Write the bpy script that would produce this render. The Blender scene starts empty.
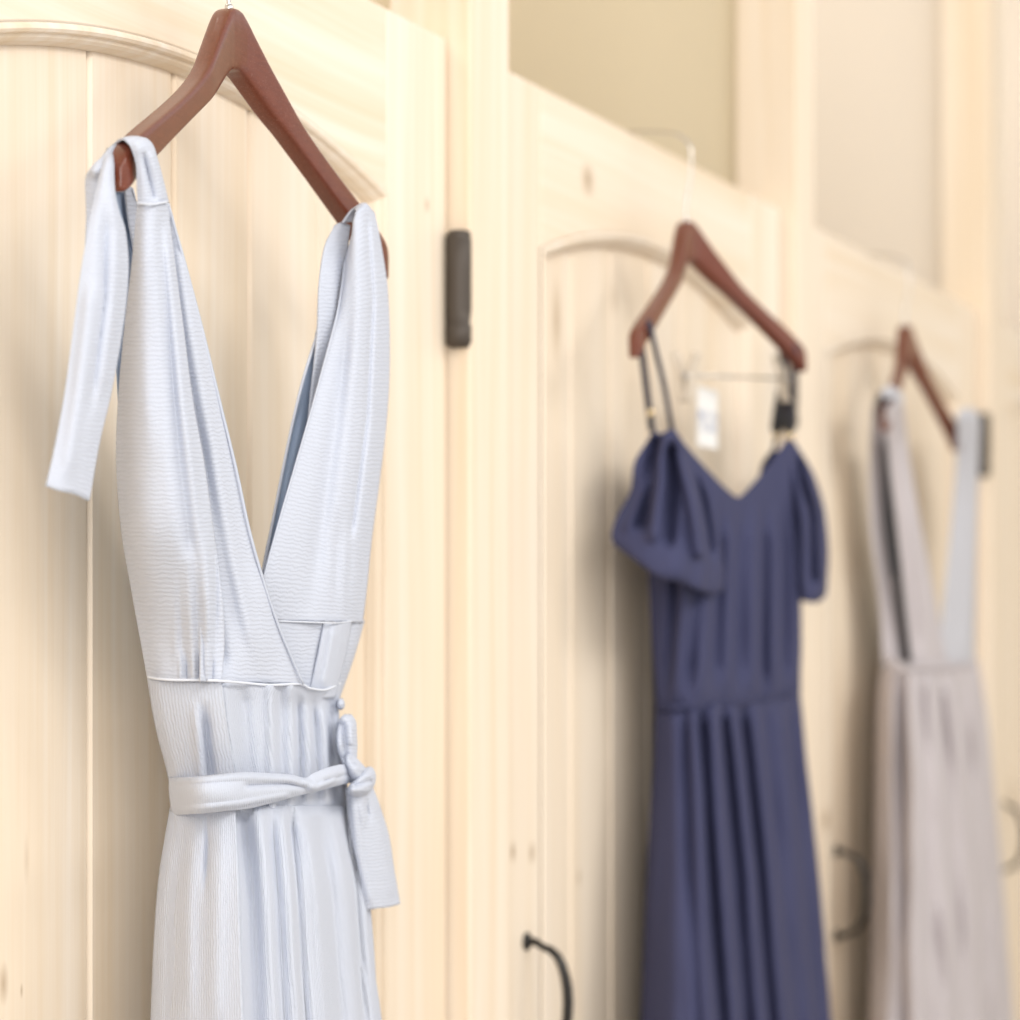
import bpy, bmesh, math, random
from mathutils import Vector, Matrix, noise
random.seed(7)

# ------------------------------------------------------------------ camera model
FPX, CX, HY, VP = 2500.0, 510.0, 628.0, 1600.0
TH = math.atan((VP - CX) / FPX); S, CC = math.sin(TH), math.cos(TH)
Q = (FPX / 1150.0) * (S - CC * (457 - CX) / FPX)      # camera distance from the door plane
CAMZ = 1.35
def un(x, y, w):
    """a spot of the place: seen at (x, y), standing w metres in front of the doors"""
    a = (x - CX) / FPX
    Y = (Q - w) / (S - CC * a)
    return Vector((Y * (CC + S * a), -w, CAMZ + Y * (HY - y) / FPX))
def ux(x, w=0.0): return un(x, HY, w).x
def uz(x, y, w=0.0): return un(x, y, w).z

scene = bpy.context.scene
COL = scene.collection
cam = bpy.data.cameras.new('camera'); camo = bpy.data.objects.new('camera', cam); COL.objects.link(camo)
camo.location = (0, -Q, CAMZ)
camo.rotation_euler = (math.pi / 2, 0, math.atan2(S, CC) - math.pi / 2)
cam.lens = FPX / 1020 * 36; cam.sensor_width = 36; cam.shift_y = (HY - 510) / 1020
cam.clip_start = 0.05
cam.dof.use_dof = True; cam.dof.focus_distance = 1.66; cam.dof.aperture_fstop = 4.6
scene.camera = camo

w = bpy.data.worlds.new('world'); scene.world = w; w.use_nodes = True
bg = w.node_tree.nodes['Background']; bg.inputs[0].default_value = (1.0, 0.98, 0.96, 1); bg.inputs[1].default_value = .85
def area(name, loc, target, sx, sy, power, col=(1, .97, .93)):
    l = bpy.data.lights.new(name, 'AREA'); l.shape = 'RECTANGLE'; l.size = sx; l.size_y = sy
    l.energy = power; l.color = col
    o = bpy.data.objects.new(name, l); COL.objects.link(o); o.location = loc
    o.rotation_euler = (Vector(target) - Vector(loc)).to_track_quat('-Z', 'Y').to_euler()
    return o
for k, (lx, pw) in enumerate(((-1.8, 12), (-0.4, 14), (1.0, 16), (2.7, 17))):      # ceiling panels along the corridor
    area('corridor_ceiling_light', (lx, -2.3, 2.9), (lx + .9, 0, 1.1), 1.1, .7, pw)
area('shop_side_light', (-2.6, -1.9, 2.1), (2.2, 0, 1.5), 1.6, 1.4, 68)             # bright shop end, left of the camera
for lx, pw in ((1.5, 12), (2.5, 8), (3.5, 11), (4.6, 14)):                                                    # a small lamp in every stall
    area('stall_ceiling_light', (lx, .8, 2.9), (lx, .8, 0), .5, .5, pw * .8, (1, .98, .95))
scene.view_settings.view_transform = 'Standard'; scene.view_settings.look = 'None'
scene.view_settings.gamma = 1; scene.view_settings.exposure = 0.09
scene.view_settings.use_curve_mapping = False

# ------------------------------------------------------------------ materials
def nodes(m):
    m.use_nodes = True
    nt = m.node_tree; return nt, nt.nodes, nt.links, nt.nodes['Principled BSDF']
def math_node(nt, op, a, b=None, c=None, clamp=False):
    n = nt.nodes.new('ShaderNodeMath'); n.operation = op; n.use_clamp = clamp
    for i, v in enumerate((a, b, c)):
        if v is None: continue
        if isinstance(v, (int, float)): n.inputs[i].default_value = v
        else: nt.links.new(v, n.inputs[i])
    return n.outputs[0]
def mixc(nt, fac, a, b, mode='MIX'):
    n = nt.nodes.new('ShaderNodeMix'); n.data_type = 'RGBA'; n.blend_type = mode
    for i, v in ((0, fac), (6, a), (7, b)):
        if isinstance(v, (int, float)): n.inputs[i].default_value = v
        elif isinstance(v, tuple): n.inputs[i].default_value = (*v, 1)
        else: nt.links.new(v, n.inputs[i])
    return n.outputs[2]
def plain(name, col, rough=.5, metal=0, spec=.5, coat=0):
    m = bpy.data.materials.new(name); nt, N, L, p = nodes(m)
    p.inputs['Base Color'].default_value = (*col, 1); p.inputs['Roughness'].default_value = rough
    p.inputs['Metallic'].default_value = metal; p.inputs['Specular IOR Level'].default_value = spec
    p.inputs['Coat Weight'].default_value = coat; p.inputs['Coat Roughness'].default_value = .15
    return m
def pine(name, horizontal=False, knots=(), plank=None, light=(.86, .762, .645), dark=(.775, .625, .448), rot=0):
    """pale clear-coated pine; knots = (x, z, rx, rz, strength) in the object's own space"""
    m = bpy.data.materials.new(name); nt, N, L, p = nodes(m)
    tc = N.new('ShaderNodeTexCoord'); sep = N.new('ShaderNodeSeparateXYZ'); L.new(tc.outputs['Object'], sep.inputs[0])
    X, Yc, Z = sep.outputs
    if horizontal: along, across = X, Z
    else: along, across = Z, X
    across = math_node(nt, 'ADD', across, Yc)
    # low wander of the grain
    w1 = N.new('ShaderNodeTexNoise'); w1.inputs['Scale'].default_value = 1.0; w1.inputs['Detail'].default_value = 1
    cv = N.new('ShaderNodeCombineXYZ'); L.new(math_node(nt, 'MULTIPLY', across, 7), cv.inputs[0]); L.new(math_node(nt, 'MULTIPLY', along, 1.6), cv.inputs[2]); L.new(cv.outputs[0], w1.inputs['Vector'])
    across2 = math_node(nt, 'ADD', across, math_node(nt, 'MULTIPLY', math_node(nt, 'SUBTRACT', w1.outputs['Fac'], .5), .03))
    shift = rot
    if plank:
        idx = math_node(nt, 'FLOOR', math_node(nt, 'DIVIDE', math_node(nt, 'SUBTRACT', X, plank[0]), plank[1]))
        wn = N.new('ShaderNodeTexWhiteNoise'); wn.noise_dimensions = '1D'; L.new(math_node(nt, 'ADD', idx, rot + .37), wn.inputs['W'])
        shift = math_node(nt, 'MULTIPLY', wn.outputs['Value'], 9.0)
    def grain(sc_a, sc_l, detail):
        c = N.new('ShaderNodeCombineXYZ')
        L.new(math_node(nt, 'MULTIPLY', across2, sc_a), c.inputs[0]); L.new(math_node(nt, 'MULTIPLY', along, sc_l), c.inputs[2])
        if isinstance(shift, (int, float)): c.inputs[1].default_value = shift
        else: L.new(shift, c.inputs[1])
        n = N.new('ShaderNodeTexNoise'); n.inputs['Scale'].default_value = 1; n.inputs['Detail'].default_value = detail
        L.new(c.outputs[0], n.inputs['Vector']); return n.outputs['Fac']
    g1 = grain(22, .7, 2); g2 = grain(95, 1.5, 3); g3 = grain(330, 9, 2)
    f = math_node(nt, 'ADD', math_node(nt, 'MULTIPLY', g1, .75), math_node(nt, 'MULTIPLY', g2, .75))
    f = math_node(nt, 'ADD', f, math_node(nt, 'MULTIPLY', g3, .22))
    f = math_node(nt, 'MULTIPLY', math_node(nt, 'SUBTRACT', f, .62), 1.9, clamp=True)
    c = mixc(nt, f, light, dark)
    if plank:
        c = mixc(nt, math_node(nt, 'MULTIPLY', wn.outputs['Value'], .25), c, (.86, .74, .58))
    for (kx, kz, rx, rz, st) in knots:
        dx = math_node(nt, 'DIVIDE', math_node(nt, 'SUBTRACT', X, kx), rx)
        dz = math_node(nt, 'DIVIDE', math_node(nt, 'SUBTRACT', Z, kz), rz)
        d = math_node(nt, 'SQRT', math_node(nt, 'ADD', math_node(nt, 'MULTIPLY', dx, dx), math_node(nt, 'MULTIPLY', dz, dz)))
        d = math_node(nt, 'ADD', d, math_node(nt, 'MULTIPLY', math_node(nt, 'SUBTRACT', g2, .5), .8))
        k = math_node(nt, 'MULTIPLY', math_node(nt, 'SUBTRACT', 1.0, d, clamp=True), st * 1.4, clamp=True)
        c = mixc(nt, k, c, (.36, .24, .13))
    L.new(c, p.inputs['Base Color'])
    p.inputs['Roughness'].default_value = .42; p.inputs['Specular IOR Level'].default_value = .35
    b = N.new('ShaderNodeBump'); b.inputs['Strength'].default_value = .12; b.inputs['Distance'].default_value = .002
    L.new(g2, b.inputs['Height']); L.new(b.outputs[0], p.inputs['Normal'])
    return m
def cloth(name, col, wave=0, rough=.85, bump=.5, horizontal=True, trans=.12, period=.0031, fine=.45, sheen=.12):
    m = bpy.data.materials.new(name); nt, N, L, p = nodes(m)
    p.inputs['Roughness'].default_value = rough; p.inputs['Specular IOR Level'].default_value = .12
    p.inputs['Sheen Weight'].default_value = sheen; p.inputs['Base Color'].default_value = (*col, 1)
    uv = N.new('ShaderNodeUVMap')
    nz = N.new('ShaderNodeTexNoise'); nz.inputs['Scale'].default_value = 700; nz.inputs['Detail'].default_value = 2
    L.new(uv.outputs[0], nz.inputs['Vector'])
    h = math_node(nt, 'MULTIPLY', nz.outputs['Fac'], fine)
    if wave:
        wv = N.new('ShaderNodeTexWave'); wv.wave_type = 'BANDS'; wv.bands_direction = 'Y' if horizontal else 'X'
        wv.inputs['Scale'].default_value = 2 * math.pi / (20 * period)
        wv.inputs['Distortion'].default_value = 4.2; wv.inputs['Detail'].default_value = 1.5
        wv.inputs['Detail Scale'].default_value = 1.3
        L.new(uv.outputs[0], wv.inputs['Vector'])
        h = math_node(nt, 'ADD', h, math_node(nt, 'MULTIPLY', wv.outputs['Fac'], wave))
    b = N.new('ShaderNodeBump'); b.inputs['Strength'].default_value = bump; b.inputs['Distance'].default_value = .0012
    L.new(h, b.inputs['Height']); L.new(b.outputs[0], p.inputs['Normal'])
    tr = N.new('ShaderNodeBsdfTranslucent'); tr.inputs[0].default_value = (*col, 1); L.new(b.outputs[0], tr.inputs['Normal'])
    mx = N.new('ShaderNodeMixShader'); mx.inputs[0].default_value = trans
    out = N['Material Output']; L.new(p.outputs[0], mx.inputs[1]); L.new(tr.outputs[0], mx.inputs[2]); L.new(mx.outputs[0], out.inputs[0])
    return m
def hanger_wood(name):
    m = bpy.data.materials.new(name); nt, N, L, p = nodes(m)
    tc = N.new('ShaderNodeTexCoord'); mp = N.new('ShaderNodeMapping'); mp.inputs['Scale'].default_value = (14, 160, 160)
    L.new(tc.outputs['Object'], mp.inputs[0])
    n = N.new('ShaderNodeTexNoise'); n.inputs['Scale'].default_value = 3; n.inputs['Detail'].default_value = 4; L.new(mp.outputs[0], n.inputs[0])
    n2 = N.new('ShaderNodeTexNoise'); n2.inputs['Scale'].default_value = 1300; n2.inputs['Detail'].default_value = 1; L.new(tc.outputs['Object'], n2.inputs[0])
    c = mixc(nt, n.outputs['Fac'], (.10, .021, .009), (.19, .046, .020))
    c = mixc(nt, math_node(nt, 'MULTIPLY', math_node(nt, 'SUBTRACT', n2.outputs['Fac'], .60, clamp=True), 1.6, clamp=True), c, (.50, .30, .24))
    L.new(c, p.inputs['Base Color']); p.inputs['Roughness'].default_value = .3
    p.inputs['Coat Weight'].default_value = .35; p.inputs['Coat Roughness'].default_value = .1; p.inputs['Specular IOR Level'].default_value = .35
    b = N.new('ShaderNodeBump'); b.inputs['Strength'].default_value = .15; b.inputs['Distance'].default_value = .0006
    L.new(n2.outputs['Fac'], b.inputs['Height']); L.new(b.outputs[0], p.inputs['Normal'])
    return m
def paint(name, col):
    m = plain(name, col, .85, 0, .2); nt, N, L, p = nodes(m)
    n = N.new('ShaderNodeTexNoise'); n.inputs['Scale'].default_value = 180
    b = N.new('ShaderNodeBump'); b.inputs['Strength'].default_value = .08; L.new(n.outputs['Fac'], b.inputs['Height']); L.new(b.outputs[0], p.inputs['Normal'])
    return m
M_tan = paint('tan_wall_paint', (.69, .60, .44)); M_pale = paint('cream_wall_paint', (.72, .645, .555)); M_ceil = paint('ceiling_paint', (.85, .83, .78))
M_bronze = plain('dark_bronze_metal', (.075, .06, .048), .55, .3); M_chrome = plain('chrome_metal', (.60, .58, .56), .22, 1)
M_iron = plain('black_iron', (.03, .027, .025), .32, .5)
M_post = pine('pine_post'); M_hw = hanger_wood('walnut_stained_wood')
M_blue = cloth('pale_blue_crepe', (.63, .665, .755), wave=.4, bump=.5)
M_blue_v = cloth('pale_blue_crepe_upright_rib', (.63, .665, .755), wave=.45, bump=.6, horizontal=False, period=.0029)
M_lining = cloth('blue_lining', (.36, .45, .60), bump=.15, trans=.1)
M_thread = cloth('pale_seam_thread', (.70, .73, .80), bump=.1, trans=0)
M_navy = cloth('navy_chiffon', (.062, .066, .135), bump=.12, rough=.7, trans=.1, sheen=0.0)
M_navytrim = plain('dark_strap', (.035, .035, .06), .7)
M_grey = cloth('grey_mauve_chiffon', (.60, .55, .56), bump=.1, rough=.8, trans=.15)
M_greyblue = cloth('pale_grey_chiffon', (.60, .60, .64), bump=.1, rough=.8, trans=.15)
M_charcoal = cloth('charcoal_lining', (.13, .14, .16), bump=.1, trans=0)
M_clear = plain('cloudy_plastic', (.62, .54, .44), .3)
M_elastic = plain('black_elastic', (.03, .03, .032), .7)

# ------------------------------------------------------------------ mesh helpers
def link(name, me, mats, parent=None, loc=None, smooth=True):
    o = bpy.data.objects.new(name, me); COL.objects.link(o)
    for m in (mats if isinstance(mats, (list, tuple)) else [mats]): me.materials.append(m)
    if smooth:
        for p in me.polygons: p.use_smooth = True
    if parent: o.parent = parent
    if loc: o.location = loc
    return o
def bevel(o, wd=.002, seg=2, ang=35):
    b = o.modifiers.new('bevel', 'BEVEL'); b.width = wd; b.segments = seg; b.limit_method = 'ANGLE'; b.angle_limit = math.radians(ang)
    return o
def add_box(bm, x0, x1, y0, y1, z0, z1, mi=0):
    vs = [bm.verts.new((x, y, z)) for x in (x0, x1) for y in (y0, y1) for z in (z0, z1)]
    for f in ((0, 1, 3, 2), (4, 6, 7, 5), (0, 4, 5, 1), (2, 3, 7, 6), (0, 2, 6, 4), (1, 5, 7, 3)):
        fc = bm.faces.new([vs[i] for i in f]); fc.material_index = mi
def bm_obj(name, bm, mats, parent=None, loc=None, smooth=False):
    bmesh.ops.recalc_face_normals(bm, faces=bm.faces)
    me = bpy.data.meshes.new(name); bm.to_mesh(me); bm.free()
    return link(name, me, mats, parent, loc, smooth)
def box(name, x0, x1, y0, y1, z0, z1, mat, parent=None, loc=None, bev=0):
    bm = bmesh.new(); add_box(bm, x0, x1, y0, y1, z0, z1); o = bm_obj(name, bm, mat, parent, loc)
    if bev: bevel(o, bev)
    return o
def tube_into(bm, pts, rad, seg=12, flat=1.0, cap=True):
    """round (or oval) bar along points; rad may be a list"""
    pts = [Vector(p) for p in pts]; n = len(pts)
    rad = rad if isinstance(rad, (list, tuple)) else [rad] * n
    rings = []; up = None
    for i, p in enumerate(pts):
        t = (pts[min(i + 1, n - 1)] - pts[max(i - 1, 0)]).normalized()
        if up is None:
            up = Vector((0, 0, 1)) if abs(t.z) < .9 else Vector((0, -1, 0))
        a = t.cross(up).normalized(); b = a.cross(t).normalized(); up = b
        rings.append([bm.verts.new(p + a * math.cos(k * 2 * math.pi / seg) * rad[i] * flat + b * math.sin(k * 2 * math.pi / seg) * rad[i]) for k in range(seg)])
    for i in range(n - 1):
        for k in range(seg):
            bm.faces.new((rings[i][k], rings[i][(k + 1) % seg], rings[i + 1][(k + 1) % seg], rings[i + 1][k]))
    if cap: bm.faces.new(rings[0][::-1]); bm.faces.new(rings[-1])
def smooth_path(pts, n=8):
    pts = [Vector(p) for p in pts]; out = []
    for i in range(len(pts) - 1):
        p0 = pts[max(i - 1, 0)]; p1 = pts[i]; p2 = pts[i + 1]; p3 = pts[min(i + 2, len(pts) - 1)]
        for k in range(n):
            t = k / n
            out.append(.5 * ((2 * p1) + (p2 - p0) * t + (2 * p0 - 5 * p1 + 4 * p2 - p3) * t * t + (3 * p1 - p0 - 3 * p2 + p3) * t ** 3))
    out.append(pts[-1]); return out
def tube(name, pts, rad, mat, parent=None, off=Vector((0, 0, 0)), seg=12, flat=1.0):
    bm = bmesh.new(); tube_into(bm, [Vector(p) - off for p in pts], rad, seg, flat); return bm_obj(name, bm, mat, parent, smooth=True)

def hermite(kn, vals, t, closed=False):
    """non-uniform Catmull-Rom through tuples vals at knots kn"""
    n = len(vals)
    if n == 1: return vals[0]
    i = 0
    while i < n - 2 and t > kn[i + 1]: i += 1
    h = kn[i + 1] - kn[i]; s = (t - kn[i]) / h
    def tan(j):
        if closed and j in (0, n - 1):
            a = (vals[1], kn[1] - kn[0]); b = (vals[n - 2], kn[n - 1] - kn[n - 2])
            return [(p - q) / (a[1] + b[1]) for p, q in zip(a[0], b[0])]
        lo, hi = max(j - 1, 0), min(j + 1, n - 1)
        d = kn[hi] - kn[lo]
        return [(p - q) / d for p, q in zip(vals[hi], vals[lo])]
    m0, m1 = tan(i), tan(i + 1)
    h00 = 2 * s ** 3 - 3 * s * s + 1; h10 = s ** 3 - 2 * s * s + s; h01 = -2 * s ** 3 + 3 * s * s; h11 = s ** 3 - s * s
    return tuple(h00 * a + h10 * h * ta + h01 * b + h11 * h * tb for a, b, ta, tb in zip(vals[i], vals[i + 1], m0, m1))
def seg_dist(x, y, line):
    best = 1e9; bt = 0; tot = 0; acc = []
    for (ax, ay), (bx, by) in zip(line[:-1], line[1:]):
        L = math.hypot(bx - ax, by - ay); acc.append((tot, L)); tot += L
    for (a, b), (s0, L) in zip(zip(line[:-1], line[1:]), acc):
        t = max(0, min(1, ((x - a[0]) * (b[0] - a[0]) + (y - a[1]) * (b[1] - a[1])) / (L * L)))
        px, py = a[0] + t * (b[0] - a[0]), a[1] + t * (b[1] - a[1])
        sx = (x - px); d = math.hypot(x - px, y - py)
        if d < best: best = d; bt = (s0 + t * L) / tot; sg = 1 if sx >= 0 else -1
    return best, bt, sg
def sheet(name, rows, mat, parent, nu=44, nv=60, closed=False, creases=(), thick=.0014, ruffle=(0, 1, 0), wob=.0008, seed=0, front=1.0, cs=1.0):
    """a piece of cloth: rows of (x, y, w), lofted; creases = (polyline, width, depth[, taper])"""
    off = parent.matrix_world.translation if parent and parent.parent is None else Vector((0, 0, 0))
    off = ROOTLOC.get(parent.name, Vector((0, 0, 0))) if parent else off
    R = []
    for r in rows:
        vals = [tuple(float(v) for v in p) for p in r]
        if closed: vals = vals + [vals[0]]
        kn = [0.0]
        for a, b in zip(vals[:-1], vals[1:]):
            kn.append(kn[-1] + max(math.hypot(a[0] - b[0], (a[1] - b[1])) + abs(a[2] - b[2]) * 900, 1e-3) ** .7)
        cnt = nu if closed else nu + 1
        R.append([hermite(kn, vals, kn[-1] * k / nu, closed) for k in range(cnt)])
    kn = [0.0]
    for a, b in zip(R[:-1], R[1:]):
        m = sum(math.dist(p[:2], q[:2]) for p, q in zip(a, b)) / len(a) + 1e-3
        kn.append(kn[-1] + m)
    cnt = len(R[0]); grid = []
    for j in range(nv + 1):
        t = kn[-1] * j / nv; row = []
        for k in range(cnt):
            x, y, ww = hermite(kn, [r[k] for r in R], t); ww *= WK
            u = k / nu
            onf = 1.0
            if closed and front < 1: onf = max(0, min(1, (ww / WK - .042) / .02))
            d = 0
            for cr in creases:
                line, wd, amp = cr[:3]; tp = cr[3] if len(cr) > 3 else .15
                dist, s, sg = seg_dist(x, y, line); amp = amp * cs
                if dist < wd * 3:
                    e = min(1, s / tp if tp else 1, (1 - s) / tp if tp else 1) if tp else 1
                    if wd < 0: continue
                    d += amp * math.exp(-(dist / wd) ** 2) * max(e, 0)
            if ruffle[0]:
                d += ruffle[0] * math.sin(2 * math.pi * ruffle[1] * u + ruffle[2] + 1.3 * math.sin(j / nv * 2.0 + ruffle[1]))
            P = un(x, y, ww)
            d += wob * noise.noise(Vector((P.x * 22, seed * 3.7 + P.y * 20, P.z * 9))) * 2
            row.append(un(x, y, ww + d * onf) - off)
        grid.append(row)
    me = bpy.data.meshes.new(name); bm = bmesh.new(); uvl = bm.loops.layers.uv.new('UVMap')
    V = [[bm.verts.new(p) for p in r] for r in grid]
    W = sum((grid[j][k + 1] - grid[j][k]).length for j in (0, nv // 2, nv) for k in range(cnt - 1)) / 3
    H = sum((grid[j + 1][cnt // 2] - grid[j][cnt // 2]).length for j in range(nv))
    span = cnt if closed else cnt - 1
    for j in range(nv):
        for k in range(span):
            k2 = (k + 1) % cnt
            f = bm.faces.new((V[j][k], V[j + 1][k], V[j + 1][k2], V[j][k2]))
            for lp, (jj, kk) in zip(f.loops, ((j, k), (j + 1, k), (j + 1, k + 1), (j, k + 1))):
                lp[uvl].uv = (kk / nu * W + seed * .37, -jj / nv * H)
    bmesh.ops.recalc_face_normals(bm, faces=bm.faces)
    bm.to_mesh(me); bm.free()
    o = link(name, me, mat, parent)
    sm = o.modifiers.new('thickness', 'SOLIDIFY'); sm.thickness = thick; sm.offset = 0
    return o
ROOTLOC = {}; WK = 1.0
def thing(name, label, cat, loc, group=None):
    o = bpy.data.objects.new(name, None); COL.objects.link(o); o.location = loc; o.empty_display_size = .05
    o['label'] = label; o['category'] = cat
    if group: o['group'] = group
    ROOTLOC[o.name] = Vector(loc); return o
def structure(o, label, cat):
    o['kind'] = 'structure'; o['label'] = label; o['category'] = cat; return o

# ------------------------------------------------------------------ structure
DTOP, DBOT, DTH = 1.858, .22, .035
PR = .021                                        # how far the posts stand proud of the doors
P1 = (ux(447) + .003, ux(510, PR)); P2 = (ux(780) + .004, ux(815, PR)); P3 = (ux(977), ux(977) + .098)
P0 = (P1[0] - .965, P1[0] - .85); P4 = (P3[1] + .85, P3[1] + .95)
POSTS = [P0, P1, P2, P3, P4]
CEIL = 2.95
names = ['first', 'second', 'third', 'fourth', 'fifth']
plab = ['pale pine post at the hinge side of the stall left of the near door',
        'tall pale pine post just right of the nearest door and its dark hinge',
        'pale pine post between the navy dress door and the grey dress door',
        'blurred pale pine post right of the grey dress, farthest in view',
        'pale pine post at the far end of the row']
for i, (a, b) in enumerate(POSTS):
    o = structure(box('trim_%d' % (i + 1), a, b, -PR, .058, 0, CEIL, M_post, bev=.003), plab[i], 'post')
    p = structure(box('wall_partition_%d' % (i + 1), a + .018, b - .012, .0585, 1.5, 0, CEIL, M_pale if i > 2 else M_tan), ('cream' if i > 2 else 'tan') + ' painted partition wall behind ' + plab[i], 'wall')
structure(box('wall_back', -1.5, 6.5, 1.5, 1.6, 0, CEIL, M_tan), 'tan painted back wall of the fitting stalls above the doors', 'wall')
structure(box('wall_left', -1.6, -1.5, .0585, 1.6, 0, CEIL, M_tan), 'tan side wall at the left end of the stalls', 'wall')
structure(box('wall_right_light_block', 5.7, 5.8, -2.6, 1.6, 0, CEIL, M_tan), 'added tan wall out of view, blocking ambient light from the far right end', 'wall')  # unseen wall added to stop world light coming in from the right
structure(box('floor', -1.6, 6.5, -2.6, 1.6, -.05, 0, plain('floor_carpet', (.60, .55, .48), .9)), 'beige floor below the doors', 'floor')
structure(box('ceiling', -1.6, 6.5, .0585, 1.6, CEIL, CEIL + .05, M_ceil), 'pale ceiling over the fitting stalls', 'ceiling')

HX = {2: ux(530, .004), 3: ux(839, .004)}
def door(n, x0, x1, label, knots_w=(), planks_off=0, hinge=True):
    """x0/x1 edges; knots_w = world (x, z, rx, rz, st)"""
    cx = (x0 + x1) / 2; loc = Vector((cx, 0, 0)); hw = (x1 - x0) / 2; st = .116; ih = hw - st
    kn = [(k[0] - cx, k[1], *k[2:]) for k in knots_w]
    GV = ux(249, -.014) + (.96 * (n - 1))
    mv = pine('pine_stile_%d' % n, False, [k for k in kn if abs(k[0]) > ih], rot=n * 1.7, light=(.86, .766, .652), dark=(.775, .63, .458))
    mh = pine('pine_rail_%d' % n, True, [k for k in kn if abs(k[0]) <= ih and k[1] > 1.70], rot=n * 2.3)
    mp = pine('pine_planks_%d' % n, False, [k for k in kn if abs(k[0]) <= ih and k[1] <= 1.75], plank=(GV - cx - 20 * .108, .108), rot=n * 3.1)
    z0 = DBOT
    def arch(x): return 1.755 - .049 * (x / ih) ** 2 * 1.0
    bm = bmesh.new()
    add_box(bm, -hw, -ih - .0006, 0, DTH, z0, DTOP, 0); add_box(bm, ih + .0006, hw, 0, DTH, z0, DTOP, 0)
    add_box(bm, -ih, ih, 0, DTH, z0, z0 + .2, 1)
    K = 40; top = []                                   # arched top rail
    for i in range(K + 1):
        x = -ih + 2 * ih * i / K
        top.append([bm.verts.new((x, y, z)) for y, z in ((0, DTOP), (0, arch(x)), (DTH, arch(x)), (DTH, DTOP))])
    for i in range(K):
        for j in range(4):
            f = bm.faces.new((top[i][j], top[i + 1][j], top[i + 1][(j + 1) % 4], top[i][(j + 1) % 4])); f.material_index = 1
    for e in (top[0], top[-1][::-1]):
        f = bm.faces.new(e); f.material_index = 1
    d = bm_obj('door_%d' % n, bm, [mv, mh], None, loc); bevel(d, .0022, 2, 40)
    structure(d, label, 'door')
    # planks with v-grooves
    bm = bmesh.new(); xs = []; x = GV - cx
    while x < ih - .004: x += .108
    x -= .108
    while x > -ih: xs.append(x); x -= .108
    prof = [(-ih - .004, .014)]
    for g in sorted(xs):
        if g - .004 > -ih: prof += [(g - .0035, .014), (g - .0005, .019), (g + .0006, .0195), (g + .0045, .014)]
    prof.append((ih + .004, .014))
    prof = sorted(prof); zt = 1.76; zb = z0 + .19
    fr = [(bm.verts.new((x, y, zb)), bm.verts.new((x, y, zt))) for x, y in prof]
    bk = [(bm.verts.new((x, .026, zb)), bm.verts.new((x, .026, zt))) for x, y in prof]
    for i in range(len(prof) - 1):
        bm.faces.new((fr[i][0], fr[i + 1][0], fr[i + 1][1], fr[i][1])); bm.faces.new((bk[i][0], bk[i][1], bk[i + 1][1], bk[i + 1][0]))
        bm.faces.new((fr[i][1], fr[i + 1][1], bk[i + 1][1], bk[i][1])); bm.faces.new((fr[i][0], bk[i][0], bk[i + 1][0], fr[i + 1][0]))
    bm_obj('door_panel', bm, mp, d)
    # bead moulding around the opening
    bm = bmesh.new(); path = [(ih, z0 + .2)]
    path += [(ih, z0 + .2 + (arch(ih) - z0 - .2) * k / 6) for k in range(1, 7)]
    path += [(ih - 2 * ih * k / 40, arch(ih - 2 * ih * k / 40)) for k in range(1, 41)]
    path += [(-ih, z0 + .2 + (arch(ih) - z0 - .2) * k / 6) for k in range(5, -1, -1)]
    prof = [(-.0005, -.0005), (.0012, -.0022), (.0035, -.0026), (.0055, -.0012), (.0065, .002), (.0085, .003), (.0105, .0055), (.0125, .012), (.0125, .015)]
    rings = []
    for i, (x, z) in enumerate(path):
        ax, az = path[max(i - 1, 0)]; bx, bz = path[min(i + 1, len(path) - 1)]
        t1 = Vector((x - ax, z - az)); t2 = Vector((bx - x, bz - z))
        t1 = t1.normalized() if t1.length > 0 else t2.normalized(); t2 = t2.normalized() if t2.length > 0 else t1
        n1 = Vector((-t1.y, t1.x)); n2 = Vector((-t2.y, t2.x)); nn = (n1 + n2).normalized(); sc = 1 / max(nn.dot(n1), .5)
        rings.append([bm.verts.new((x + nn.x * pu * sc, pv, z + nn.y * pu * sc)) for pu, pv in prof])
    for i in range(len(rings) - 1):
        for k in range(len(prof) - 1):
            bm.faces.new((rings[i][k], rings[i][k + 1], rings[i + 1][k + 1], rings[i + 1][k]))
    bm_obj('door_molding', bm, mv, d)
    # pull handle, cast iron bow
    px = HX.get(n, cx - hw + .055) - cx; zc = 1.005; r = .055
    pts = [(px, -.002, zc + r), (px, -.010, zc + r), (px, -.016, zc + r - .004)]
    for k in range(1, 12):
        a = math.pi * k / 12
        pts.append((px, -.016 - .026 * math.sin(a) ** .8, zc + (r - .005) * math.cos(a)))
    pts += [(px, -.016, zc - r + .004), (px, -.010, zc - r), (px, -.002, zc - r)]
    rad = [.0042, .0036, .0034] + [.0034 + .0016 * math.sin(math.pi * k / 12) for k in range(1, 12)] + [.0034, .0036, .0042]
    h = tube('door_handle', pts, rad, M_iron, d, seg=12); h['label'] = 'black iron bow pull handle'
    bm = bmesh.new()
    for s in (1, -1):
        tube_into(bm, [(px, 0.0005, zc + s * r), (px, -.002, zc + s * r), (px, -.0045, zc + s * r)], [.0085, .0085, .005], 16)
    f = bm_obj('handle_foot', bm, M_iron, h, smooth=True)
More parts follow.
